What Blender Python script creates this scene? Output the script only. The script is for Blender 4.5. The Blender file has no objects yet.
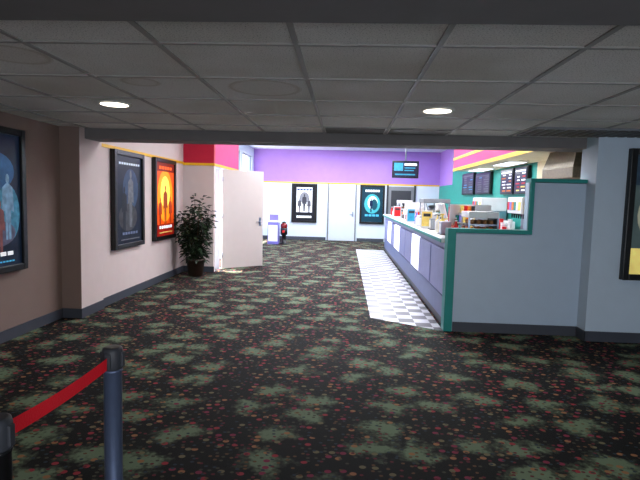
import bpy, bmesh, math, random
from mathutils import Vector, Matrix
random.seed(7)
scn = bpy.context.scene
scn.view_settings.view_transform = 'Standard'
scn.view_settings.exposure = 0.0

# ------------------------------------------------------------------ materials
def srgb(r, g, b):
    f = lambda c: ((c/255.)/12.92) if c/255. <= .04045 else (((c/255.)+.055)/1.055)**2.4
    return (f(r), f(g), f(b), 1)

def mat(name, rgb, rough=.6, metal=0, emit=0, var=.12, scale=6., bump=0., bscale=60., spec=.4, ecol=None):
    m = bpy.data.materials.new(name); m.use_nodes = True
    nt = m.node_tree; b = nt.nodes['Principled BSDF']
    tc = nt.nodes.new('ShaderNodeTexCoord')
    n = nt.nodes.new('ShaderNodeTexNoise'); n.inputs['Scale'].default_value = scale; n.inputs['Detail'].default_value = 4
    nt.links.new(tc.outputs['Object'], n.inputs['Vector'])
    mx = nt.nodes.new('ShaderNodeMix'); mx.data_type = 'RGBA'
    c = srgb(*rgb)
    mx.inputs[6].default_value = tuple(x*(1-var) for x in c[:3])+(1,)
    mx.inputs[7].default_value = tuple(min(1, x*(1+var)) for x in c[:3])+(1,)
    nt.links.new(n.outputs['Fac'], mx.inputs[0]); nt.links.new(mx.outputs[2], b.inputs['Base Color'])
    b.inputs['Roughness'].default_value = rough; b.inputs['Metallic'].default_value = metal
    b.inputs['Specular IOR Level'].default_value = spec
    if emit:
        b.inputs['Emission Strength'].default_value = emit
        if ecol: b.inputs['Emission Color'].default_value = srgb(*ecol)
        else: nt.links.new(mx.outputs[2], b.inputs['Emission Color'])
    if bump:
        n2 = nt.nodes.new('ShaderNodeTexNoise'); n2.inputs['Scale'].default_value = bscale
        nt.links.new(tc.outputs['Object'], n2.inputs['Vector'])
        bp = nt.nodes.new('ShaderNodeBump'); bp.inputs['Strength'].default_value = bump; bp.inputs['Distance'].default_value = .01
        nt.links.new(n2.outputs['Fac'], bp.inputs['Height']); nt.links.new(bp.outputs['Normal'], b.inputs['Normal'])
    return m

WALL_BEIGE_SHADE = mat('paint_beige_and_shade', (128, 108, 100), .75, bump=.15, var=.06)  # beige wall paint; also holds the painted shade of the pilaster front
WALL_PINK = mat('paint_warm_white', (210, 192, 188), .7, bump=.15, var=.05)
WALL_BLUE = mat('paint_pale_blue', (188, 204, 220), .6, bump=.12, var=.04)
WALL_HALF = mat('paint_grey_blue', (176, 194, 214), .6, bump=.12, var=.04)
WALL_WHITE = mat('paint_cool_white', (208, 216, 232), .65, var=.05)
PURPLE = mat('paint_purple', (160, 120, 205), .6, var=.06)
RED = mat('paint_crimson', (190, 20, 55), .6)
PINK = mat('paint_magenta', (225, 40, 120), .6)
YELLOW = mat('trim_yellow', (235, 180, 30), .5)
TEAL = mat('paint_teal', (16, 132, 128), .5)
TEAL_WALL = mat('paint_teal_wall', (40, 140, 130), .6)
CREAM = mat('paint_cream', (225, 212, 180), .6)
BASE = mat('rubber_baseboard', (62, 66, 76), .5)
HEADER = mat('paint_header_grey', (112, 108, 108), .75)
BLACK = mat('black_plastic', (14, 14, 16), .35)
DKGREY = mat('dark_grey', (50, 52, 58), .5)
GREY = mat('mid_grey', (120, 122, 128), .5)
WHITE = mat('white_plastic', (225, 226, 230), .4)
STEEL = mat('brushed_steel', (150, 160, 178), .3, metal=.9, var=.2, scale=25)
POSTM = mat('stanchion_satin_blue_steel', (96, 108, 136), .35, metal=.6, var=.15, scale=25)
STEEL2 = mat('hood_steel', (110, 98, 78), .45, metal=.4, var=.45, scale=30)
DOOR = mat('door_paint_almond', (206, 194, 190), .5, var=.04)
DOORW = mat('door_paint_white', (200, 206, 220), .5, var=.04)
FRAME = mat('frame_black', (10, 10, 11), .3)
BELT = mat('belt_red_webbing', (235, 16, 38), .6, bump=.3, bscale=200)
POT = mat('pot_brown', (50, 34, 26), .5)
SOIL = mat('potting_soil', (30, 22, 16), .95)
LEAF = mat('leaf_green', (40, 60, 36), .5, var=.5, scale=14)
LEAF2 = mat('leaf_dark', (22, 34, 24), .5, var=.4, scale=14)
STEM = mat('stem_brown', (70, 52, 36), .8)
LAM = mat('laminate_white', (222, 224, 228), .3)
CTR = mat('counter_lavender', (134, 138, 184), .5)
CTRD = mat('counter_blue_grey', (96, 106, 146), .5)
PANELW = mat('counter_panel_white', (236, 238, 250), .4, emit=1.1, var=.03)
REDP = mat('red_plastic', (200, 24, 30), .4)
BLUEP = mat('blue_plastic', (120, 112, 200), .4)
ORANGE = mat('orange_card', (225, 120, 30), .5)
BROWN = mat('cardboard_brown', (140, 100, 66), .8)
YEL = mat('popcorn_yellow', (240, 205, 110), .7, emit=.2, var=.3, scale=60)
LAMP = mat('lamp_lens', (255, 240, 215), .5, emit=6, var=0.02)
LAMPC = mat('added_panel_lens', (235, 242, 255), .5, emit=3, var=0.02)  # glowing lens of the added light panels
GRID = mat('ceiling_grid_metal', (150, 146, 142), .5)
VENT = mat('vent_perforated', (78, 74, 68), .6, var=.5, scale=90)
TRIMW = mat('lamp_trim_white', (215, 212, 205), .5)
CONCRETE = mat('exterior_concrete', (150, 148, 142), .9)
SCREEN = mat('screen_teal', (40, 120, 150), .3, emit=1.0, var=.4, scale=12)
SCRD = mat('screen_navy', (14, 24, 50), .3, emit=.4)
SCRW = mat('screen_white', (235, 240, 245), .3, emit=.8, var=.05)
EM = {}
def em(rgb, s=.5, var=.25, scale=7):
    k = (rgb, s)
    if k not in EM: EM[k] = mat('print_%d_%d_%d' % rgb, rgb, .35, emit=s, var=var, scale=scale, spec=.2)
    return EM[k]

def ceiling_mat():
    m = bpy.data.materials.new('acoustic_tile'); m.use_nodes = True; nt = m.node_tree; b = nt.nodes['Principled BSDF']
    L = nt.links.new
    tc = nt.nodes.new('ShaderNodeTexCoord')
    n = nt.nodes.new('ShaderNodeTexNoise'); n.inputs['Scale'].default_value = 120; n.inputs['Detail'].default_value = 2
    L(tc.outputs['Object'], n.inputs['Vector'])
    cr = nt.nodes.new('ShaderNodeValToRGB')
    cr.color_ramp.elements[0].position = .34; cr.color_ramp.elements[0].color = srgb(166, 162, 158)
    cr.color_ramp.elements[1].position = .44; cr.color_ramp.elements[1].color = srgb(230, 227, 223)
    L(n.outputs['Fac'], cr.inputs[0])
    n2 = nt.nodes.new('ShaderNodeTexNoise'); n2.inputs['Scale'].default_value = .9; n2.inputs['Detail'].default_value = 3
    L(tc.outputs['Object'], n2.inputs['Vector'])
    cr2 = nt.nodes.new('ShaderNodeValToRGB')
    cr2.color_ramp.elements[0].position = .35; cr2.color_ramp.elements[0].color = (.78, .75, .7, 1)
    cr2.color_ramp.elements[1].position = .6; cr2.color_ramp.elements[1].color = (1, 1, 1, 1)
    L(n2.outputs['Fac'], cr2.inputs[0])
    mul = nt.nodes.new('ShaderNodeMix'); mul.data_type = 'RGBA'; mul.blend_type = 'MULTIPLY'; mul.inputs[0].default_value = 1
    L(cr.outputs[0], mul.inputs[6]); L(cr2.outputs[0], mul.inputs[7])
    last = mul.outputs[2]
    for (cx, cy, r) in [(-.62, 3.7, .26), (-2.0, 2.9, .2), (-1.5, 3.55, .13)]:
        vm = nt.nodes.new('ShaderNodeVectorMath'); vm.operation = 'DISTANCE'; vm.inputs[1].default_value = (cx, cy, 2.4)
        L(tc.outputs['Object'], vm.inputs[0])
        rr = nt.nodes.new('ShaderNodeValToRGB'); e = rr.color_ramp.elements
        e[0].position = max(0, r-.04); e[0].color = (.95, .93, .9, 1)
        e[1].position = r+.02; e[1].color = (1, 1, 1, 1)
        x = e.new(r-.005); x.color = (.72, .67, .6, 1)
        L(vm.outputs['Value'], rr.inputs[0])
        mm = nt.nodes.new('ShaderNodeMix'); mm.data_type = 'RGBA'; mm.blend_type = 'MULTIPLY'; mm.inputs[0].default_value = 1
        L(last, mm.inputs[6]); L(rr.outputs[0], mm.inputs[7]); last = mm.outputs[2]
    L(last, b.inputs['Base Color']); b.inputs['Roughness'].default_value = .85
    return m
CEIL = ceiling_mat()

def carpet_mat():
    m = bpy.data.materials.new('patterned_carpet'); m.use_nodes = True; nt = m.node_tree; b = nt.nodes['Principled BSDF']
    L = nt.links.new
    tc = nt.nodes.new('ShaderNodeTexCoord')
    nw = nt.nodes.new('ShaderNodeTexNoise'); nw.inputs['Scale'].default_value = 4.5; nw.inputs['Detail'].default_value = 4; nw.inputs['Roughness'].default_value = .6
    L(tc.outputs['Object'], nw.inputs['Vector'])
    vs = nt.nodes.new('ShaderNodeVectorMath'); vs.operation = 'SUBTRACT'; vs.inputs[1].default_value = (.5, .5, .5)
    L(nw.outputs['Color'], vs.inputs[0])
    sc = nt.nodes.new('ShaderNodeVectorMath'); sc.operation = 'SCALE'; sc.inputs['Scale'].default_value = .5
    L(vs.outputs[0], sc.inputs[0])
    ad = nt.nodes.new('ShaderNodeVectorMath'); ad.operation = 'ADD'
    L(tc.outputs['Object'], ad.inputs[0]); L(sc.outputs[0], ad.inputs[1])
    mp = nt.nodes.new('ShaderNodeMapping'); mp.inputs['Scale'].default_value = (1.9, 2.5, 1); mp.inputs['Rotation'].default_value = (0, 0, .25)
    L(ad.outputs[0], mp.inputs['Vector'])
    v = nt.nodes.new('ShaderNodeTexVoronoi'); v.voronoi_dimensions = '2D'; v.inputs['Scale'].default_value = 1; v.inputs['Randomness'].default_value = .65
    L(mp.outputs[0], v.inputs['Vector'])
    nf = nt.nodes.new('ShaderNodeTexNoise'); nf.inputs['Scale'].default_value = 34; nf.inputs['Detail'].default_value = 4
    L(tc.outputs['Object'], nf.inputs['Vector'])
    ma = nt.nodes.new('ShaderNodeMath'); ma.operation = 'MULTIPLY_ADD'; ma.inputs[1].default_value = .35
    L(nf.outputs['Fac'], ma.inputs[0]); L(v.outputs['Distance'], ma.inputs[2])
    cr = nt.nodes.new('ShaderNodeValToRGB'); e = cr.color_ramp.elements
    e[0].position = .33; e[0].color = srgb(104, 122, 98)
    e[1].position = .56; e[1].color = srgb(15, 16, 17)
    x = e.new(.45); x.color = srgb(58, 67, 54)
    L(ma.outputs[0], cr.inputs[0])
    last = cr.outputs[0]
    def flecks(scale, thr, cols, off, gate):
        nonlocal last
        mpp = nt.nodes.new('ShaderNodeMapping'); mpp.inputs['Location'].default_value = (off, off*.7, 0)
        mpp.inputs['Scale'].default_value = (scale, scale*1.2, 1)
        L(tc.outputs['Object'], mpp.inputs['Vector'])
        vv = nt.nodes.new('ShaderNodeTexVoronoi'); vv.voronoi_dimensions = '2D'; vv.inputs['Scale'].default_value = 1
        L(mpp.outputs[0], vv.inputs['Vector'])
        lt = nt.nodes.new('ShaderNodeMath'); lt.operation = 'LESS_THAN'; lt.inputs[1].default_value = thr
        L(vv.outputs['Distance'], lt.inputs[0])
        sx = nt.nodes.new('ShaderNodeSeparateColor'); L(vv.outputs['Color'], sx.inputs[0])
        g = nt.nodes.new('ShaderNodeMath'); g.operation = 'GREATER_THAN'; g.inputs[1].default_value = gate; L(sx.outputs[1], g.inputs[0])
        mu = nt.nodes.new('ShaderNodeMath'); mu.operation = 'MULTIPLY'; L(lt.outputs[0], mu.inputs[0]); L(g.outputs[0], mu.inputs[1])
        r = nt.nodes.new('ShaderNodeValToRGB'); r.color_ramp.interpolation = 'CONSTANT'
        r.color_ramp.elements[0].position = 0; r.color_ramp.elements[0].color = srgb(*cols[0])
        r.color_ramp.elements[1].position = 1./len(cols); r.color_ramp.elements[1].color = srgb(*cols[1])
        for i, c in enumerate(cols[2:]):
            y = r.color_ramp.elements.new((i+2.)/len(cols)); y.color = srgb(*c)
        L(sx.outputs[0], r.inputs[0])
        mm = nt.nodes.new('ShaderNodeMix'); mm.data_type = 'RGBA'
        L(mu.outputs[0], mm.inputs[0]); L(last, mm.inputs[6]); L(r.outputs[0], mm.inputs[7]); last = mm.outputs[2]
    flecks(11, .23, [(150, 50, 60), (150, 104, 70), (128, 44, 70), (110, 104, 76)], 3.3, .5)
    flecks(21, .25, [(96, 34, 44), (64, 66, 54), (96, 70, 46), (40, 56, 66)], 11.1, .5)
    L(last, b.inputs['Base Color']); b.inputs['Roughness'].default_value = .8; b.inputs['Specular IOR Level'].default_value = .15
    bp = nt.nodes.new('ShaderNodeBump'); bp.inputs['Strength'].default_value = .5; bp.inputs['Distance'].default_value = .01
    n3 = nt.nodes.new('ShaderNodeTexNoise'); n3.inputs['Scale'].default_value = 250; L(tc.outputs['Object'], n3.inputs['Vector'])
    L(n3.outputs['Fac'], bp.inputs['Height']); L(bp.outputs['Normal'], b.inputs['Normal'])
    return m
CARPET = carpet_mat()

def checker_mat():
    m = bpy.data.materials.new('checker_tile'); m.use_nodes = True; nt = m.node_tree; b = nt.nodes['Principled BSDF']
    L = nt.links.new; tc = nt.nodes.new('ShaderNodeTexCoord')
    br = nt.nodes.new('ShaderNodeTexChecker'); br.inputs['Scale'].default_value = 1/.2
    br.inputs['Color1'].default_value = srgb(212, 210, 216); br.inputs['Color2'].default_value = srgb(92, 86, 94)
    mp = nt.nodes.new('ShaderNodeMapping'); mp.inputs['Location'].default_value = (.04, .03, .11)
    L(tc.outputs['Object'], mp.inputs[0]); L(mp.outputs[0], br.inputs['Vector'])
    L(br.outputs['Color'], b.inputs['Base Color']); b.inputs['Roughness'].default_value = .3
    return m
CHECK = checker_mat()

# ------------------------------------------------------------------ mesh builder
class B:
    def __init__(s, name, loc=(0, 0, 0), rotz=0):
        s.name = name; s.bm = bmesh.new(); s.mats = []; s.loc = loc; s.rotz = rotz
    def mi(s, m):
        if m not in s.mats: s.mats.append(m)
        return s.mats.index(m)
    def box(s, x0, x1, y0, y1, z0, z1, m, bev=0, rot=None):
        before = set(s.bm.faces)
        r = bmesh.ops.create_cube(s.bm, size=1)
        vs = r['verts']
        for v in vs:
            v.co = Vector((x0+(v.co.x+.5)*(x1-x0), y0+(v.co.y+.5)*(y1-y0), z0+(v.co.z+.5)*(z1-z0)))
        if bev:
            es = set(e for v in vs for e in v.link_edges)
            bmesh.ops.bevel(s.bm, geom=list(es), offset=bev, segments=2, affect='EDGES', profile=.5)
        fs = [f for f in s.bm.faces if f not in before]
        vs = list(set(v for f in fs for v in f.verts))
        i = s.mi(m)
        for f in fs: f.material_index = i
        if rot:
            c = Vector(((x0+x1)/2, (y0+y1)/2, (z0+z1)/2))
            bmesh.ops.rotate(s.bm, cent=c, matrix=rot, verts=vs)
        return s
    def lathe(s, cx, cy, prof, m, seg=20, smooth=True, caps=True):
        i = s.mi(m); rings = []
        for (r, z) in prof:
            rings.append([s.bm.verts.new((cx+r*math.cos(2*math.pi*k/seg), cy+r*math.sin(2*math.pi*k/seg), z)) for k in range(seg)])
        for a in range(len(rings)-1):
            for k in range(seg):
                f = s.bm.faces.new((rings[a][k], rings[a][(k+1) % seg], rings[a+1][(k+1) % seg], rings[a+1][k]))
                f.material_index = i; f.smooth = smooth
        if caps:
            for ring, flip in ((rings[0], True), (rings[-1], False)):
                f = s.bm.faces.new(ring[::-1] if flip else ring); f.material_index = i
        return s
    def poly(s, pts, m):
        f = s.bm.faces.new([s.bm.verts.new(p) for p in pts]); f.material_index = s.mi(m); return s
    def tube(s, p0, p1, r0, r1, m, seg=8):
        p0 = Vector(p0); p1 = Vector(p1); d = (p1-p0).normalized()
        a = d.orthogonal().normalized(); b = d.cross(a); i = s.mi(m)
        A = [s.bm.verts.new(p0+(a*math.cos(t)+b*math.sin(t))*r0) for t in [2*math.pi*k/seg for k in range(seg)]]
        C = [s.bm.verts.new(p1+(a*math.cos(t)+b*math.sin(t))*r1) for t in [2*math.pi*k/seg for k in range(seg)]]
        for k in range(seg):
            f = s.bm.faces.new((A[k], A[(k+1) % seg], C[(k+1) % seg], C[k])); f.material_index = i; f.smooth = True
        for q in (A[::-1], C):
            f = s.bm.faces.new(q); f.material_index = i
        return s
    def done(s, recalc=True):
        if recalc: bmesh.ops.recalc_face_normals(s.bm, faces=s.bm.faces)
        me = bpy.data.meshes.new(s.name); s.bm.to_mesh(me); s.bm.free()
        for m in s.mats: me.materials.append(m)
        o = bpy.data.objects.new(s.name, me); bpy.context.collection.objects.link(o)
        o.location = s.loc; o.rotation_euler = (0, 0, s.rotz)
        return o

def bx(name, x0, x1, y0, y1, z0, z1, m, bev=0):
    return B(name).box(x0, x1, y0, y1, z0, z1, m, bev).done()

# ------------------------------------------------------------------ shell
HC = 2.4; LZ = 3.4
bx('floor', -3.75, 4.6, -3.2, 18.8, -.1, 0, CARPET)
t = B('tile_floor_strip')
pts = [(1.26, 6.0), (1.26, 15.5), (.39, 15.5), (.39, 6.55)]
t.poly([(x, y, .004) for x, y in pts], CHECK)
t.done()

bx('ceiling', -3.75, 4.6, -3.2, 6.1, HC, HC+.08, CEIL)
g = B('ceiling_grid')
k = -5
while -.28+.74*k < 4.5:
    X = -.28+.74*k
    if X > -3.55: g.box(X-.015, X+.015, 2.03, 6.1, HC-.008, HC+.002, GRID)
    k += 1
for n in range(-1, 7):
    Y = 6.33-.74*n
    if 2.0 < Y < 6.1: g.box(-3.55, 4.4, Y-.014, Y+.014, HC-.009, HC+.002, GRID)
g.done()
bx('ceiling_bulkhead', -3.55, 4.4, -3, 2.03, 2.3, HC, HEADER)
v = B('ceiling_vent')
for (x0, x1, y0, y1) in [(-.25, .43, 5.62, 6.05), (.49, 1.17, 5.62, 6.05)]:
    v.box(x0, x1, y0, y1, HC-.012, HC-.002, VENT)
v.done()
v = B('ceiling_vent')
v.box(1.97, 3.38, 5.3, 5.9, HC-.02, HC-.002, GREY)
for i in range(13):
    v.box(2.0+i*.107, 2.07+i*.107, 5.34, 5.86, HC-.026, HC-.018, VENT)
v.done()

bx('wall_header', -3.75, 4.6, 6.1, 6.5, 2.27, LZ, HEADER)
bx('wall_left_front', -3.75, -3.55, -3.2, 5.97, 0, HC, WALL_BEIGE_SHADE)
w = B('wall_pilaster_left'); w.box(-3.75, -3.3, 5.975, 6.1, 0, HC, WALL_PINK); w.box(-3.75, -3.3, 6.1, 6.53, 0, 2.27, WALL_PINK); w.box(-3.56, -3.3, 5.965, 5.975, 0, HC, WALL_BEIGE_SHADE); w.done()  # front face in the darker colour: its shade is painted in
bx('wall_left_mid', -3.75, -3.34, 6.5, 10.0, 0, LZ, WALL_PINK)
bx('wall_back', -3.75, 4.6, -3.2, -3, 0, HC, WALL_BEIGE_SHADE)
bx('wall_right_side', 4.4, 4.6, -3, 5.82, 0, HC, WALL_BLUE)
bx('wall_right_front', 2.87, 4.6, 5.82, 6.1, 0, HC, WALL_BLUE)
bx('wall_right_kitchen', 2.87, 4.6, 6.1, 6.2, 0, 2.27, WALL_BLUE)
w = B('wall_column_left')
w.box(-3.75, -2.7, 10.0, 10.1, 0, 2.22, WALL_PINK)
w.box(-3.75, -2.7, 10.0, 10.1, 2.22, LZ, RED)
w.done()
w = B('wall_left_exit')
w.box(-2.8, -2.7, 10.1, 11.5, 2.2, LZ, PINK)
w.box(-2.8, -2.7, 11.5, 12.3, 0, 2.2, WALL_PINK)
w.box(-2.8, -2.7, 11.5, 12.3, 2.2, LZ, PINK)
w.box(-3.6, -2.8, 12.2, 12.3, 0, LZ, WALL_WHITE)
w.done()
w = B('trim_yellow_left')
w.box(-3.34, -3.325, 6.53, 10.0, 2.22, 2.265, YELLOW)
w.box(-3.34, -2.69, 9.985, 10.0, 2.2, 2.25, YELLOW)
w.box(-2.7, -2.685, 9.985, 12.3, 2.2, 2.25, YELLOW)
w.done()
wl = B('wall_left_lobby')
wl.box(-3.7, -3.5, 12.3, 18.6, 0, .3, WALL_WHITE)
wl.box(-3.7, -3.5, 12.3, 18.6, 3.1, LZ, WALL_WHITE)
for y in (12.3, 14.3, 16.3, 18.3):
    wl.box(-3.7, -3.5, y, y+.3, .3, 3.1, WALL_WHITE)
wl.done()
for i, y in enumerate((12.6, 14.6, 16.6)):
    w = B('window_%d' % (i+1))
    w.box(-3.64, -3.56, y, y+.06, .3, 3.1, STEEL); w.box(-3.64, -3.56, y+1.64, y+1.7, .3, 3.1, STEEL)
    w.box(-3.64, -3.56, y+.06, y+1.64, .3, .36, STEEL); w.box(-3.64, -3.56, y+.06, y+1.64, 3.04, 3.1, STEEL)
    w.box(-3.64, -3.56, y+.06, y+1.64, 2.15, 2.21, STEEL)
    w.done()
w = B('wall_far')
w.box(-3.7, 4.6, 18.6, 18.8, 0, 2.15, WALL_WHITE)
w.box(-3.7, 4.6, 18.6, 18.8, 2.15, LZ, PURPLE)
w.done()
bx('trim_yellow_far', -3.5, 3.5, 18.585, 18.6, 2.14, 2.19, YELLOW)
w = B('ceiling_lobby'); w.box(-2.8, 4.6, 6.1, 18.8, LZ, LZ+.1, WALL_WHITE); w.box(-3.75, -2.8, 6.1, 10.1, LZ, LZ+.1, WALL_WHITE); w.box(-3.7, -2.8, 12.2, 18.8, LZ, LZ+.1, WALL_WHITE); w.done()
w = B('wall_right_concession')
w.box(3.5, 3.7, 6.2, 9.25, 0, LZ, CREAM)
w.box(3.5, 3.7, 9.25, 16.4, 0, LZ, TEAL_WALL)
w.box(3.5, 3.7, 16.4, 18.6, 0, 2.15, TEAL_WALL)
w.box(3.5, 3.7, 16.4, 18.6, 2.15, LZ, PURPLE)
w.done()
w = B('soffit_concession')
w.box(2.7, 3.5, 6.5, 12.6, 2.4, LZ, PINK)
w.box(2.685, 2.7, 6.5, 12.6, 2.35, 2.42, YELLOW)
w.box(2.7, 3.5, 6.5, 12.6, 2.36, 2.4, CREAM)
w.box(2.685, 2.7, 6.5, 12.6, 2.62, 2.68, YELLOW)
w.done()
bx('ground_outside', -30, -3.76, -5, 40, -.15, -.05, CONCRETE)

bh = .12
bx('baseboard_left_front', -3.55, -3.535, -3, 5.97, 0, bh, BASE)
w = B('baseboard_pilaster'); w.box(-3.55, -3.3, 5.95, 5.965, 0, bh, BASE); w.box(-3.3, -3.285, 5.95, 6.53, 0, bh, BASE); w.done()
bx('baseboard_left_mid', -3.34, -3.325, 6.53, 10.0, 0, bh, BASE)
bx('baseboard_column', -3.34, -2.685, 9.985, 10.0, 0, bh, BASE)
w = B('baseboard_far'); w.box(-3.5, -.7, 18.585, 18.6, 0, bh, BASE); w.box(.48, 1.5, 18.585, 18.6, 0, bh, BASE); w.done()
w = B('baseboard_right'); w.box(2.86, 4.4, 5.805, 5.82, 0, bh, BASE); w.box(2.855, 2.87, 5.805, 6.03, 0, bh, BASE); w.done()

# ------------------------------------------------------------------ low wall with teal cap
w = B('wall_half_concession')
w.box(1.38, 2.2, 6.03, 6.15, 0, 1.22, WALL_HALF)
w.box(2.2, 2.87, 6.03, 6.15, 0, 1.85, WALL_HALF)
w.box(1.26, 1.36, 6.0, 6.18, 0, 1.275, TEAL, .006)
w.box(1.36, 1.38, 6.03, 6.15, 0, 1.22, WALL_HALF)
w.box(1.36, 2.26, 6.0, 6.18, 1.225, 1.275, TEAL, .006)
w.box(2.21, 2.26, 6.0, 6.18, 1.275, 1.9, TEAL, .006)
w.box(2.26, 2.868, 6.0, 6.18, 1.855, 1.9, TEAL, .006)
w.done()
bx('baseboard_half', 1.37, 2.86, 6.012, 6.03, 0, bh, BASE)

# ------------------------------------------------------------------ counter
c = B('concession_counter')
c.box(1.32, 1.9, 6.2, 15.65, 0, 1.08, CTRD)
c.box(1.3, 1.325, 6.2, 15.65, 0, .1, BASE)
c.box(1.29, 1.32, 6.2, 15.65, .1, .38, CTRD)
c.box(1.29, 1.32, 6.2, 15.65, 1.0, 1.08, CTR)
ys = [6.25, 7.25, 8.4, 9.35, 10.35, 11.4, 12.6, 13.5, 14.5, 15.6]
for i in range(len(ys)-1):
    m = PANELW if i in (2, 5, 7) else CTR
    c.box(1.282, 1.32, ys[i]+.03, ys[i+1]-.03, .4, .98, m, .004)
c.box(1.22, 1.98, 6.2, 15.72, 1.08, 1.14, LAM, .01)
c.box(1.212, 1.222, 6.2, 15.7, 1.085, 1.125, TEAL)
c.done()
c = B('back_counter')
c.box(2.9, 3.48, 6.6, 15.0, .1, .88, CTRD); c.box(2.95, 3.48, 6.6, 15.0, 0, .1, BLACK)
c.box(2.86, 3.49, 6.55, 15.05, .88, .92, LAM, .008)
for y in range(7, 15): c.box(2.885, 2.9, y+.03, y+.95, .15, .85, CTR, .004)
c.done()

# ------------------------------------------------------------------ countertop objects
def register(x, y, rz, name='cash_register'):
    b = B(name, (x, y, 1.14), rz)
    b.box(-.2, .2, -.2, .2, 0, .1, DKGREY, .01)
    b.box(-.17, .17, -.215, -.2, .02, .08, BLACK)
    b.box(-.03, .03, 0, .06, .1, .2, BLACK)
    b.box(-.17, .17, -.02, .02, .17, .43, WHITE, .012, Matrix.Rotation(math.radians(-15), 3, 'X'))
    b.box(-.15, .15, -.032, -.018, .2, .41, SCRD, 0, Matrix.Rotation(math.radians(-15), 3, 'X'))
    b.box(-.07, .07, .07, .12, .3, .42, WHITE, .01)
    b.box(.1, .19, .06, .18, .1, .24, WHITE, .01)
    b.box(.12, .17, .1, .104, .24, .3, LAM)
    return b.done()
for yy in (14.6, 12.4, 10.3, 8.4): register(1.66, yy, math.radians(90))

def popper(x, y):
    b = B('popcorn_machine', (x, y, 1.14), 0)
    b.box(-.24, .24, -.28, .28, 0, .12, WHITE, .01)
    b.box(-.22, .22, -.26, .26, .12, .22, YEL, .03)
    for sx in (-.23, .21):
        for sy in (-.27, .25): b.box(sx, sx+.02, sy, sy+.02, .12, .42, STEEL)
    b.box(-.24, .24, -.28, .28, .42, .5, GREY, .012)
    b.lathe(0, 0, [(.09, .25), (.12, .27), (.12, .36), (.08, .38)], STEEL)
    b.tube((0, 0, .38), (0, 0, .42), .012, .012, STEEL)
    return b.done()

def warmer(x, y, z=1.14, h=.42, m=WHITE):
    b = B('food_warmer', (x, y, z), 0)
    b.box(-.2, .2, -.22, .22, 0, .08, m, .008)
    b.box(-.19, .19, -.21, .21, h-.08, h, m, .008)
    for sx in (-.19, .17):
        for sy in (-.21, .19): b.box(sx, sx+.02, sy, sy+.02, .08, h-.08, STEEL)
    b.box(-.18, .18, -.2, .2, h*.5, h*.5+.01, STEEL)
    b.box(.16, .17, -.19, .19, .08, h-.08, DKGREY)
    for i in range(4):
        b.box(-.15+i*.08, -.1+i*.08, -.15, .15, .08, .14, ORANGE, .015); b.box(-.15+i*.08, -.1+i*.08, -.15, .15, h*.5+.01, h*.5+.06, BROWN, .015)
    return b.done()

def cups(x, y, z, n=4, m=WHITE, name='cup_stack'):
    b = B(name, (x, y, z), 0)
    for i in range(n):
        px = (i % 2)*.1; py = (i//2)*.1; H = .18+.07*((i*2) % 3)
        prof = [(.032, 0)]
        zz = 0
        while zz < H:
            prof += [(.04, zz+.015), (.044, zz+.018), (.04, zz+.022)]; zz += .03
        prof += [(.045, H+.05), (.048, H+.055)]
        b.lathe(px, py, prof, m if i % 4 else REDP, 12)
    return b.done()

def soda(x, y, z):
    b = B('soda_dispenser', (x, y, z), math.radians(-90))
    b.box(-.35, .35, -.3, .3, 0, .08, STEEL, .01)
    b.box(-.35, .35, 0, .3, .08, .5, STEEL, .01)
    b.box(-.35, .35, -.25, .3, .5, .78, WHITE, .02)
    for i in range(6):
        b.box(-.31+i*.11, -.23+i*.11, -.262, -.25, .56, .7, [REDP, BLUEP, ORANGE, TEAL, WHITE, YEL][i])
        b.tube((-.27+i*.11, -.18, .5), (-.27+i*.11, -.18, .42), .02, .012, BLACK)
    for i in range(14): b.box(-.32+i*.047, -.3+i*.047, -.28, -.02, .08, .09, DKGREY)
    return b.done()

def candy(x, y, z, w=.5, rz=0):
    b = B('candy_display', (x, y, z), rz)
    b.box(-w/2, w/2, .14, .16, 0, .42, WHITE)
    for j in range(3):
        zz = .02+j*.14; yy = -.14+j*.09
        b.box(-w/2, w/2, yy, .15, zz-.015, zz, WHITE)
        n = int(w/.075)
        for i in range(n):
            m = random.choice([REDP, YEL, BLUEP, ORANGE, TEAL, WHITE, BROWN, DKGREY])
            b.box(-w/2+.01+i*.075, -w/2+.07+i*.075, yy+.01, yy+.07, zz, zz+.1, m, .004)
    b.box(-w/2-.01, -w/2, -.14, .16, 0, .42, WHITE); b.box(w/2, w/2+.01, -.14, .16, 0, .42, WHITE)
    return b.done()

def napkin(x, y, z):
    b = B('napkin_dispenser', (x, y, z), 0)
    b.box(-.07, .07, -.1, .1, 0, .18, STEEL, .01); b.box(-.072, -.06, -.06, .06, .03, .15, WHITE)
    b.box(-.08, .08, -.11, .11, 0, .012, BLACK)
    return b.done()

def pump(x, y, z, m):
    b = B('condiment_pump', (x, y, z), 0)
    b.lathe(0, 0, [(.05, 0), (.055, .01), (.055, .16), (.03, .19), (.015, .2), (.015, .26), (.03, .265), (.03, .28)], m, 16)
    b.tube((0, 0, .27), (-.07, 0, .25), .008, .008, BLACK)
    return b.done()

def printer(x, y, z):
    b = B('receipt_printer', (x, y, z), 0)
    b.box(-.1, .1, -.12, .12, 0, .16, WHITE, .02); b.box(-.08, .0, -.09, .09, .16, .2, WHITE, .015); b.box(.03, .04, -.06, .06, .16, .24, LAM)
    return b.done()

def bottle(x, y, z, m, h=.26):
    b = B('syrup_bottle', (x, y, z), 0)
    b.lathe(0, 0, [(.034, 0), (.038, .01), (.038, h*.6), (.014, h*.8), (.014, h*.93)], m, 14)
    b.lathe(0, 0, [(.016, h*.93), (.016, h)], WHITE, 12)
    return b.done()

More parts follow.
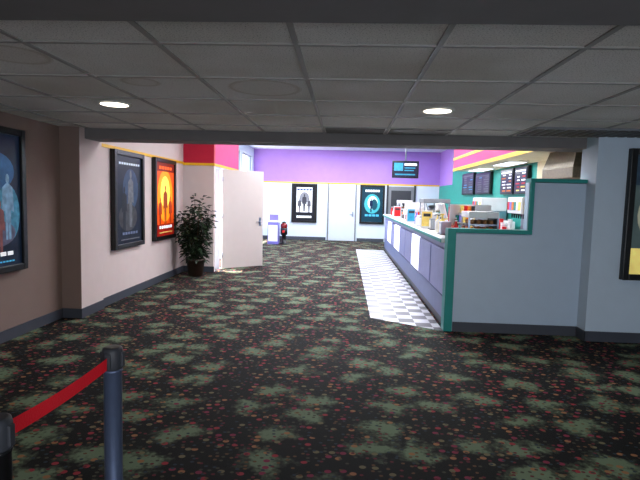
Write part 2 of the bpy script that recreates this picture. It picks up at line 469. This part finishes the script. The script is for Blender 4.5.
def signholder(x, y, z, m):
    b = B('counter_sign_holder', (x, y, z), math.radians(8))
    b.box(-.1, .1, -.05, .05, 0, .012, WHITE, .004)
    b.box(-.1, .1, -.006, .006, .012, .3, WHITE, .003); b.box(-.085, .085, -.009, -.006, .04, .28, m); b.box(-.06, .06, -.011, -.009, .2, .25, DKGREY)
    return b.done()

def oven(x, y, z):
    b = B('microwave_oven', (x, y, z), math.radians(-90))
    b.box(-.26, .26, -.2, .2, .01, .31, WHITE, .012); b.box(-.24, .12, -.21, -.2, .04, .28, BLACK, .004)
    b.box(.15, .24, -.206, -.2, .05, .27, DKGREY); b.box(.12, .135, -.235, -.21, .05, .27, STEEL, .004)
    for sx in (-.22, .2):
        for sy in (-.16, .14): b.box(sx, sx+.03, sy, sy+.03, 0, .015, BLACK)
    return b.done()

warmer(1.62, 13.5, 1.14, .46)
candy(1.55, 11.4, 1.14, .6, math.radians(-90))
popper(1.68, 9.35)
cups(1.5, 12.0, 1.14); cups(1.45, 9.85, 1.14, 4, WHITE); cups(1.7, 7.75, 1.14, 6)
napkin(1.45, 8.0, 1.14); napkin(1.4, 6.9, 1.14); napkin(1.42, 13.0, 1.14)
pump(1.4, 7.35, 1.14, WHITE); pump(1.42, 7.2, 1.14, YEL); pump(1.41, 10.8, 1.14, WHITE)
printer(1.38, 8.85, 1.14)
candy(1.8, 7.2, 1.14, .5, math.radians(-60))
warmer(1.76, 6.5, 1.14, .34)
for i, (x, y, m) in enumerate([(1.45, 6.45, REDP), (1.47, 6.58, BROWN), (1.42, 7.55, YEL), (1.5, 7.65, WHITE), (1.4, 9.6, BLUEP), (1.4, 10.95, ORANGE), (1.4, 14.1, WHITE), (1.45, 15.2, REDP)]):
    bottle(x, y, 1.14, m, .22+.03*(i % 3))
signholder(1.36, 8.2, 1.14, YEL); signholder(1.36, 10.08, 1.14, SCREEN); signholder(1.36, 12.8, 1.14, REDP)
soda(3.15, 8.6, .92); soda(3.15, 11.0, .92)
oven(3.2, 10.2, .92); oven(3.2, 12.9, .92)
cups(3.0, 9.35, .92, 6); cups(3.0, 7.8, .92, 6); cups(3.0, 12.2, .92, 6)
for i in range(8): bottle(3.05+.09*(i % 2), 11.65+.09*(i//2), .92, [REDP, BROWN, TEAL, YEL][i % 4], .3)
for i in range(6): bottle(2.95+.09*(i % 2), 9.68+.09*(i//2), .92, [BROWN, REDP, WHITE][i % 3], .32)
p = B('popcorn_warmer_cabinet', (3.15, 7.2, .92), 0)
p.box(-.28, .28, -.35, .35, 0, .1, STEEL, .01); p.box(-.26, .26, -.33, .33, .1, .38, YEL, .04); p.box(-.28, .28, -.35, .35, .75, .85, STEEL, .01)
for sx in (-.28, .26):
    for sy in (-.35, .33): p.box(sx, sx+.02, sy, sy+.02, .1, .75, STEEL)
p.done()

h = B('ventilation_hood')
h.box(2.95, 3.48, 6.6, 7.6, 1.95, 2.1, STEEL2, .01)
lo = [(2.95, 6.6), (3.48, 6.6), (3.48, 7.6), (2.95, 7.6)]; hi = [(3.02, 6.67), (3.48, 6.67), (3.48, 7.53), (3.02, 7.53)]
for k in range(4):
    a, b2 = lo[k], lo[(k+1) % 4]; c2, d = hi[(k+1) % 4], hi[k]
    h.poly([(a[0], a[1], 2.1), (b2[0], b2[1], 2.1), (c2[0], c2[1], 2.355), (d[0], d[1], 2.355)], STEEL2)
h.done()

def menu_board(name, y0, y1, z0, z1, nrow, cols):
    b = B(name)
    b.box(3.42, 3.49, y0, y1, z0, z1, BLACK, .008)
    b.box(3.412, 3.42, y0+.03, y1-.03, z0+.03, z1-.03, SCRD)
    dz = (z1-z0-.14)/nrow
    b.box(3.408, 3.412, y0+.08, y1-.08, z1-.1, z1-.07, cols[0])
    for j in range(nrow):
        for s in range(2):
            ya = y0+.08+s*(y1-y0-.1)/2; L = (y1-y0)*.34*random.uniform(.5, 1)
            b.box(3.408, 3.412, ya, ya+L, z0+.06+j*dz, z0+.06+j*dz+dz*.38, random.choice(cols))
    b.done()
menu_board('menu_board', 9.5, 10.2, 1.78, 2.32, 6, [SCRW, YEL, REDP, SCRW, GREY])
menu_board('menu_board', 10.3, 11.1, 1.78, 2.32, 6, [SCRW, YEL, ORANGE, SCRW])
menu_board('menu_board', 11.9, 13.2, 1.8, 2.34, 7, [GREY, GREY, SCREEN])
menu_board('menu_board', 13.4, 14.7, 1.8, 2.4, 7, [GREY, GREY, SCREEN])

b = B('hanging_menu_tv')
b.box(1.3, 2.04, 14.0, 14.07, 2.22, 2.7, BLACK, .01)
b.box(1.33, 2.01, 13.994, 14.0, 2.25, 2.67, SCRD)
b.box(1.35, 1.6, 13.99, 13.994, 2.42, 2.64, SCREEN); b.box(1.64, 1.98, 13.99, 13.994, 2.57, 2.63, SCRW)
b.box(1.64, 1.94, 13.99, 13.994, 2.49, 2.52, SCREEN); b.box(1.64, 1.9, 13.99, 13.994, 2.42, 2.45, SCREEN); b.box(1.38, 1.94, 13.99, 13.994, 2.3, 2.34, SCREEN)
b.tube((1.67, 14.04, 2.7), (1.67, 14.04, 3.4), .02, .02, STEEL); b.box(1.54, 1.8, 13.97, 14.1, 3.38, 3.4, STEEL)
b.done()

# ------------------------------------------------------------------ doors
d = B('door_1', (-2.66, 10.52, 0), math.atan2(.66, .78))
d.box(0, 1.02, -.022, .022, .01, 2.16, DOOR, .004)
for z in (.25, 1.1, 1.9): d.tube((0, -.03, z), (0, -.03, z+.1), .012, .012, STEEL)
d.tube((.94, -.022, 1.02), (.94, -.07, 1.02), .012, .012, STEEL); d.tube((.95, -.07, 1.02), (.82, -.07, 1.02), .01, .01, STEEL)
d.box(.91, .97, -.026, -.022, .93, 1.12, STEEL, .002)
d.done()
f = B('trim_door_frame')
f.box(-2.79, -2.7, 10.1, 10.15, 0, 2.2, DOORW); f.box(-2.79, -2.7, 10.45, 10.5, 0, 2.2, DOORW); f.box(-2.79, -2.7, 11.45, 11.5, 0, 2.2, DOORW); f.box(-2.79, -2.7, 10.15, 11.45, 2.15, 2.2, DOORW)
f.done()
d = B('door_2')
d.box(-.61, .38, 18.57, 18.6, .01, 2.12, DOORW, .003)
d.tube((.3, 18.57, 1.02), (.3, 18.52, 1.02), .012, .012, STEEL); d.tube((.31, 18.52, 1.02), (.18, 18.52, 1.02), .01, .01, STEEL)
d.box(.27, .33, 18.565, 18.57, .92, 1.12, STEEL)
for z in (.25, 1.1, 1.9): d.tube((-.61, 18.56, z), (-.61, 18.56, z+.1), .012, .012, STEEL)
d.done()
f = B('trim_door_frame')
f.box(-.66, -.61, 18.55, 18.6, 0, 2.14, GREY); f.box(.38, .43, 18.55, 18.6, 0, 2.14, GREY)
f.done()
d = B('door_3')
d.box(1.62, 2.56, 18.57, 18.6, .01, 2.1, GREY, .003); d.box(1.72, 2.46, 18.564, 18.57, 1.2, 1.95, DKGREY); d.box(1.55, 1.62, 18.55, 18.6, 0, 2.14, DKGREY); d.box(2.56, 2.63, 18.55, 18.6, 0, 2.14, DKGREY)
d.tube((1.7, 18.57, 1.02), (1.7, 18.52, 1.02), .02, .02, STEEL)
d.done()

# ------------------------------------------------------------------ posters
def ell(cx, cz, rx, rz, n=20): return [(cx+rx*math.cos(2*math.pi*k/n), cz+rz*math.sin(2*math.pi*k/n)) for k in range(n)]
def figure(cx, z0, H, w=1.):
    W = H*.22*w
    body = [(cx-W*.45, z0), (cx-W*.55, z0+H*.45), (cx-W*1.1, z0+H*.4), (cx-W*.95, z0+H*.8), (cx-W*.25, z0+H*.86), (cx+W*.25, z0+H*.86), (cx+W*.95, z0+H*.8), (cx+W*1.15, z0+H*.42), (cx+W*.55, z0+H*.45), (cx+W*.5, z0), (cx+W*.08, z0), (cx, z0+H*.4), (cx-W*.08, z0)]
    return [body, ell(cx, z0+H*.93, H*.06, H*.075)]
def poster(loc, rz, w, h, bg, shapes, fw=.07, name='movie_poster_frame'):
    b = B(name, loc, rz)
    b.box(-w/2, w/2, -.04, 0, 0, h, FRAME)
    b.box(-w/2, -w/2+fw, -.075, -.04, 0, h, FRAME, .006); b.box(w/2-fw, w/2, -.075, -.04, 0, h, FRAME, .006)
    b.box(-w/2+fw, w/2-fw, -.075, -.04, 0, fw, FRAME, .006); b.box(-w/2+fw, w/2-fw, -.075, -.04, h-fw, h, FRAME, .006)
    b.box(-w/2+fw, w/2-fw, -.046, -.04, fw, h-fw, bg)
    iw = w-2*fw; ih = h-2*fw; k = 0
    for pts, m in shapes:
        k += 1
        P = [(max(-iw/2, min(iw/2, px*iw)), -.047-.0006*k, fw+max(0, min(1, pz))*ih) for px, pz in pts]
        b.poly(P, m)
    return b.done(recalc=False)
def R(x0, x1, z0, z1): return [(x0, z0), (x1, z0), (x1, z1), (x0, z1)]
def figs(cx, z0, H, m, w=1.): return [(p, m) for p in figure(cx, z0, H, w)]
def text(z, n, m, hh=.02, wtot=.7):
    out = []; x = -wtot/2
    for i in range(n):
        L = wtot/n; out.append((R(x+L*.1, x+L*.9, z, z+hh), m)); x += L
    return out
cyan = em((70, 160, 200), .5); navy = em((10, 26, 60), .35); whitep = em((230, 235, 240), .6, .1)
poster((-3.55, 4.68, .74), math.radians(90), 1.06, 1.5, em((14, 26, 44), .5, .9, 6),
       [(ell(.1, .72, .3, .14), em((30, 70, 110), .6, .9, 9)), (ell(.28, .4, .2, .22), em((50, 104, 130), .6, .95, 14)), (ell(.1, .25, .3, .1), em((70, 70, 90), .5, .9, 16))]
       + figs(.28, .2, .5, em((90, 120, 146), .6, .9, 15), .8) + figs(.0, .15, .55, em((24, 32, 50), .2, .8, 12), .9) + figs(.14, .1, .4, em((110, 66, 66), .4, .8, 14), .8)
       + text(.08, 6, whitep, .03) + text(.03, 14, cyan, .012))
poster((-3.34, 7.36, .77), math.radians(90), 1.03, 1.45, em((16, 24, 40), .3, .6, 7),
       [(ell(.05, .62, .3, .24), em((40, 58, 84), .45, .8, 9)), (ell(-.05, .3, .36, .16), em((56, 56, 60), .35, .8, 13))]
       + figs(.05, .18, .66, em((90, 92, 98), .4, .8, 14), .7) + figs(-.2, .15, .5, em((30, 34, 44), .1, .6, 9), .8) + text(.9, 9, em((180, 190, 200), .5), .025, .8) + text(.1, 6, em((90, 100, 126), .4), .03, .6) + text(.04, 14, GREY, .012))
poster((-3.34, 8.86, .77), math.radians(90), 1.04, 1.46, em((196, 66, 14), .9, .5, 5),
       [(ell(0, .55, .42, .36), em((232, 130, 20), 1.0, .5, 7)), (ell(0, .6, .26, .22), em((250, 200, 80), 1.1, .4, 9)), (R(-.5, .5, 0, .16), em((140, 20, 10), .5)), (R(-.5, .5, .88, 1), em((120, 26, 12), .5))]
       + figs(.0, .14, .55, em((150, 60, 20), .5, .6, 12), .9) + figs(-.28, .12, .4, em((150, 44, 18), .5, .6, 13), .9) + figs(.28, .12, .42, em((160, 50, 16), .5, .6, 13), .9)
       + text(.91, 5, em((250, 90, 30), .9), .04) + text(.1, 6, whitep, .04) + text(.04, 12, YEL, .015))
poster((-1.54, 18.6, .66), 0, .96, 1.46, em((24, 26, 34), .2),
       [(R(-.36, .36, .24, .95), em((225, 228, 235), .5)), (ell(0, .66, .22, .16), em((120, 120, 130), .3))]
       + figs(0, .26, .5, em((60, 60, 70), .1), .9) + figs(-.22, .24, .4, em((80, 80, 90), .1), .9) + figs(.22, .24, .4, em((80, 80, 90), .1), .9)
       + text(.86, 5, em((20, 60, 120), .3), .05) + text(.08, 8, whitep, .06))
poster((1.02, 18.6, .68), 0, .92, 1.45, em((16, 50, 66), .3),
       [(ell(0, .52, .38, .28), em((60, 150, 160), .6)), (ell(.02, .55, .24, .19), em((210, 235, 235), .6)), (ell(.1, .5, .16, .16), em((24, 70, 86), .3))]
       + figs(-.05, .28, .4, navy, .8) + text(.86, 6, whitep, .06) + text(.16, 4, cyan, .06))
poster((3.74, 5.82, .75), 0, 1.06, 1.5, em((70, 84, 84), .3, .6, 5),
       [(R(-.5, .5, 0, .22), em((214, 196, 110), .6, .3, 8)), (R(-.5, .5, .75, 1), em((40, 56, 70), .3, .5, 8)), (ell(-.2, .5, .24, .22), em((150, 150, 130), .4, .5, 9))]
       + figs(.1, .1, .7, em((50, 50, 60), .1)) + text(.88, 5, whitep, .05) + text(.06, 7, em((120, 30, 30), .3), .05))

# ------------------------------------------------------------------ plant
P = B('potted_ficus', (-2.92, 9.5, 0))
P.lathe(0, 0, [(.12, 0), (.14, .01), (.175, .3), (.19, .3), (.19, .34), (.165, .34), (.16, .31)], POT, 24)
P.lathe(0, 0, [(.01, .3), (.158, .3), (.158, .315), (.01, .315)], SOIL, 20)
tips = []
for i in range(12):
    a = i*2*math.pi/12+random.uniform(-.3, .3); r = random.uniform(.12, .3); zt = random.uniform(.8, 1.6)
    p0 = Vector((.05*math.cos(a), .05*math.sin(a), .31)); p1 = Vector((r*.6*math.cos(a), r*.6*math.sin(a), .31+(zt-.31)*.5)); p2 = Vector((r*math.cos(a), r*math.sin(a), zt))
    P.tube(p0, p1, .012, .009, STEM, 6); P.tube(p1, p2, .009, .004, STEM, 6)
    tips += [(p0, p1), (p1, p2), (p1, p2)]
def lim(v): return Vector((max(-.33, min(.38, v.x)), max(-.42, min(.44, v.y)), max(.2, v.z)))
for n in range(1000):
    q0, q1 = random.choice(tips); tt = random.uniform(.15, 1.06)
    base = q0.lerp(q1, tt)
    a = random.uniform(0, 2*math.pi); el = random.uniform(-.6, .7)
    dv = Vector((math.cos(a)*math.cos(el), math.sin(a)*math.cos(el), math.sin(el)))
    base = base+dv*random.uniform(.02, .15)
    L = random.uniform(.09, .16); wv = dv.cross(Vector((0, 0, 1))).normalized()*L*.27
    tip = base+dv*L+Vector((0, 0, -.03)); mid = base+dv*L*.5+Vector((0, 0, .008))
    P.poly([lim(base), lim(mid-wv), lim(tip)], LEAF if n % 3 else LEAF2); P.poly([lim(base), lim(tip), lim(mid+wv)], LEAF2 if n % 4 else LEAF)
P.done(recalc=False)

# ------------------------------------------------------------------ stanchions and belt
def stanchion(x, y, m):
    b = B('queue_stanchion', (x, y, 0))
    b.lathe(0, 0, [(.175, 0), (.178, .012), (.16, .022), (.06, .035), (.035, .05), (.035, .88), (.038, .885), (.038, .895)], m, 32)
    b.lathe(0, 0, [(.038, .895), (.04, .9), (.04, .965), (.036, .98), (.028, .984)], DKGREY, 32)
    for a in range(4):
        cx = .036*math.cos(a*math.pi/2); cy = .036*math.sin(a*math.pi/2)
        b.box(cx-.011, cx+.011, cy-.011, cy+.011, .905, .965, DKGREY, .003)
    return b.done()
stanchion(-.915, 1.88, POSTM)
stanchion(-.93, 1.24, BLACK)
bl = B('stanchion_belt')
N = 12
for k in range(N):
    t0 = k/N; t1 = (k+1)/N
    def pt(t, top): return Vector((-.93+.015*t, 1.288+(1.832-1.288)*t, (.95 if top else .902)-.01*math.sin(math.pi*t)))
    bl.poly([pt(t0, 0), pt(t1, 0), pt(t1, 1), pt(t0, 1)], BELT)
bl.done()

# ------------------------------------------------------------------ kiosk + gumball machine
k = B('arcade_kiosk', (-2.4, 16.6, 0))
k.box(-.18, .18, -.2, .2, 0, .75, BLUEP, .01); k.box(-.16, .16, -.21, -.2, .1, .65, em((215, 212, 238), .3))
k.box(-.18, .18, 0, .2, .75, 1.05, WHITE, .01); k.box(-.15, .15, -.01, 0, .8, 1.0, em((120, 110, 190), .4))
k.box(-.19, .19, -.15, .2, .72, .77, WHITE, .01)
k.done()
k = B('gumball_machine', (-2.05, 16.6, 0))
k.lathe(0, 0, [(.15, 0), (.15, .03), (.07, .05), (.07, .3), (.12, .33), (.12, .55)], BLACK)
k.lathe(0, 0, [(.1, .54), (.11, .56), (.12, .62), (.11, .68), (.06, .72)], mat('gumball_globe_dark_red', (120, 20, 26), .2))
k.lathe(0, 0, [(.07, .72), (.08, .74), (.02, .77)], BLACK); k.box(-.04, .04, -.14, -.11, .4, .48, REDP)
k.done()

# ------------------------------------------------------------------ lights
def downlight(x, y, z, e, col=(1, .86, .68), r=.13):
    b = B('recessed_downlight', (x, y, z))
    b.lathe(0, 0, [(r, -.012), (r+.03, -.012), (r+.03, 0), (r, 0)], TRIMW, 28, caps=False)
    b.lathe(0, 0, [(.001, -.013), (r, -.013), (r, -.006), (.001, -.006)], LAMP, 28)
    b.done()
    l = bpy.data.lights.new('downlight_bulb', 'AREA'); l.shape = 'DISK'; l.size = r*2; l.energy = e; l.color = col
    o = bpy.data.objects.new('downlight_bulb', l); o.location = (x, y, z-.02); bpy.context.collection.objects.link(o)
downlight(-2.1, 4.4, HC, 7, r=.12); downlight(.79, 4.45, HC, 12, r=.12)
def light_panel(x, y, z, sx, sy, e, col=(.9, .95, 1), lens=LAMPC, name='added_light_panel'):
    b = B(name, (x, y, z))
    b.box(-sx/2-.03, sx/2+.03, -sy/2-.03, sy/2+.03, -.02, 0, TRIMW); b.box(-sx/2, sx/2, -sy/2, sy/2, -.025, -.02, lens)
    b.done()
    l = bpy.data.lights.new('added_panel_lamp', 'AREA'); l.shape = 'RECTANGLE'; l.size = sx; l.size_y = sy; l.energy = e; l.color = col
    o = bpy.data.objects.new('added_panel_lamp', l); o.location = (x, y, z-.03); bpy.context.collection.objects.link(o)
for y in (8.0, 11.0, 14.0):  # unseen ceiling panels, added to brighten the lobby and tile strip
    light_panel(-1.0, y, LZ, .6, 1.2, 75)
    light_panel(1.2, y, LZ, .6, 1.2, 105)
light_panel(-1.0, 16.6, LZ, .6, 1.2, 120); light_panel(1.2, 16.6, LZ, .6, 1.2, 130)  # two more added panels for the far end of the lobby
light_panel(3.1, 9.6, 2.359, .3, 1.0, 8, name='added_undersoffit_light'); light_panel(3.1, 11.6, 2.359, .3, 1.0, 8, name='added_undersoffit_light')  # lamps added under the soffit to light the concession
light_panel(-1.5, -1.2, 2.3, .6, 1.2, 9, (1, .92, .85)); light_panel(2.0, -1.2, 2.3, .6, 1.2, 18, (1, .95, .9))  # unseen panels behind the camera, added as foreground fill
w = B('window_4')  # glowing panel bank behind the camera, added to brighten the foreground
GZ = mat('added_fill_glow', (225, 235, 250), .4, emit=2.0, var=.03)
w.box(-1.2, 3.8, -3.0, -2.96, .1, 2.15, STEEL)
for i in range(4): w.box(-1.1+i*1.24, .04+i*1.24, -2.96, -2.95, .2, 2.05, GZ)
w.done()
l = bpy.data.lights.new('added_fill_lamp', 'AREA'); l.shape = 'RECTANGLE'; l.size = 4.8; l.size_y = 1.8; l.energy = 105; l.color = (.88, .94, 1)  # added area lamp at the glowing panels, foreground fill
o = bpy.data.objects.new('added_fill_lamp', l); o.location = (1.3, -2.93, 1.12); o.rotation_euler = (math.radians(90), 0, 0); bpy.context.collection.objects.link(o)

sun = bpy.data.lights.new('sun', 'SUN'); sun.energy = 60; sun.angle = .01; sun.color = (1, .96, .9)
so = bpy.data.objects.new('sun', sun); so.rotation_euler = (math.radians(-3), math.radians(-17), 0); bpy.context.collection.objects.link(so)
wd = bpy.data.worlds.new('world'); scn.world = wd; wd.use_nodes = True
bg = wd.node_tree.nodes['Background']; bg.inputs[0].default_value = (.68, .82, 1, 1); bg.inputs[1].default_value = 4.0

# ------------------------------------------------------------------ camera
f_px = 490.
cam = bpy.data.cameras.new('camera'); cam.sensor_width = 36; cam.lens = f_px*36/640; cam.clip_start = .05
co = bpy.data.objects.new('camera', cam); bpy.context.collection.objects.link(co)
Rm = Matrix.Rotation(math.radians(2.8), 3, 'Z') @ Matrix.Rotation(math.radians(90)-math.atan(42/490.), 3, 'X') @ Matrix.Rotation(math.radians(1.5), 3, 'Z')
co.matrix_world = Matrix.Translation((0, 0, 1.6)) @ Rm.to_4x4()
scn.camera = co
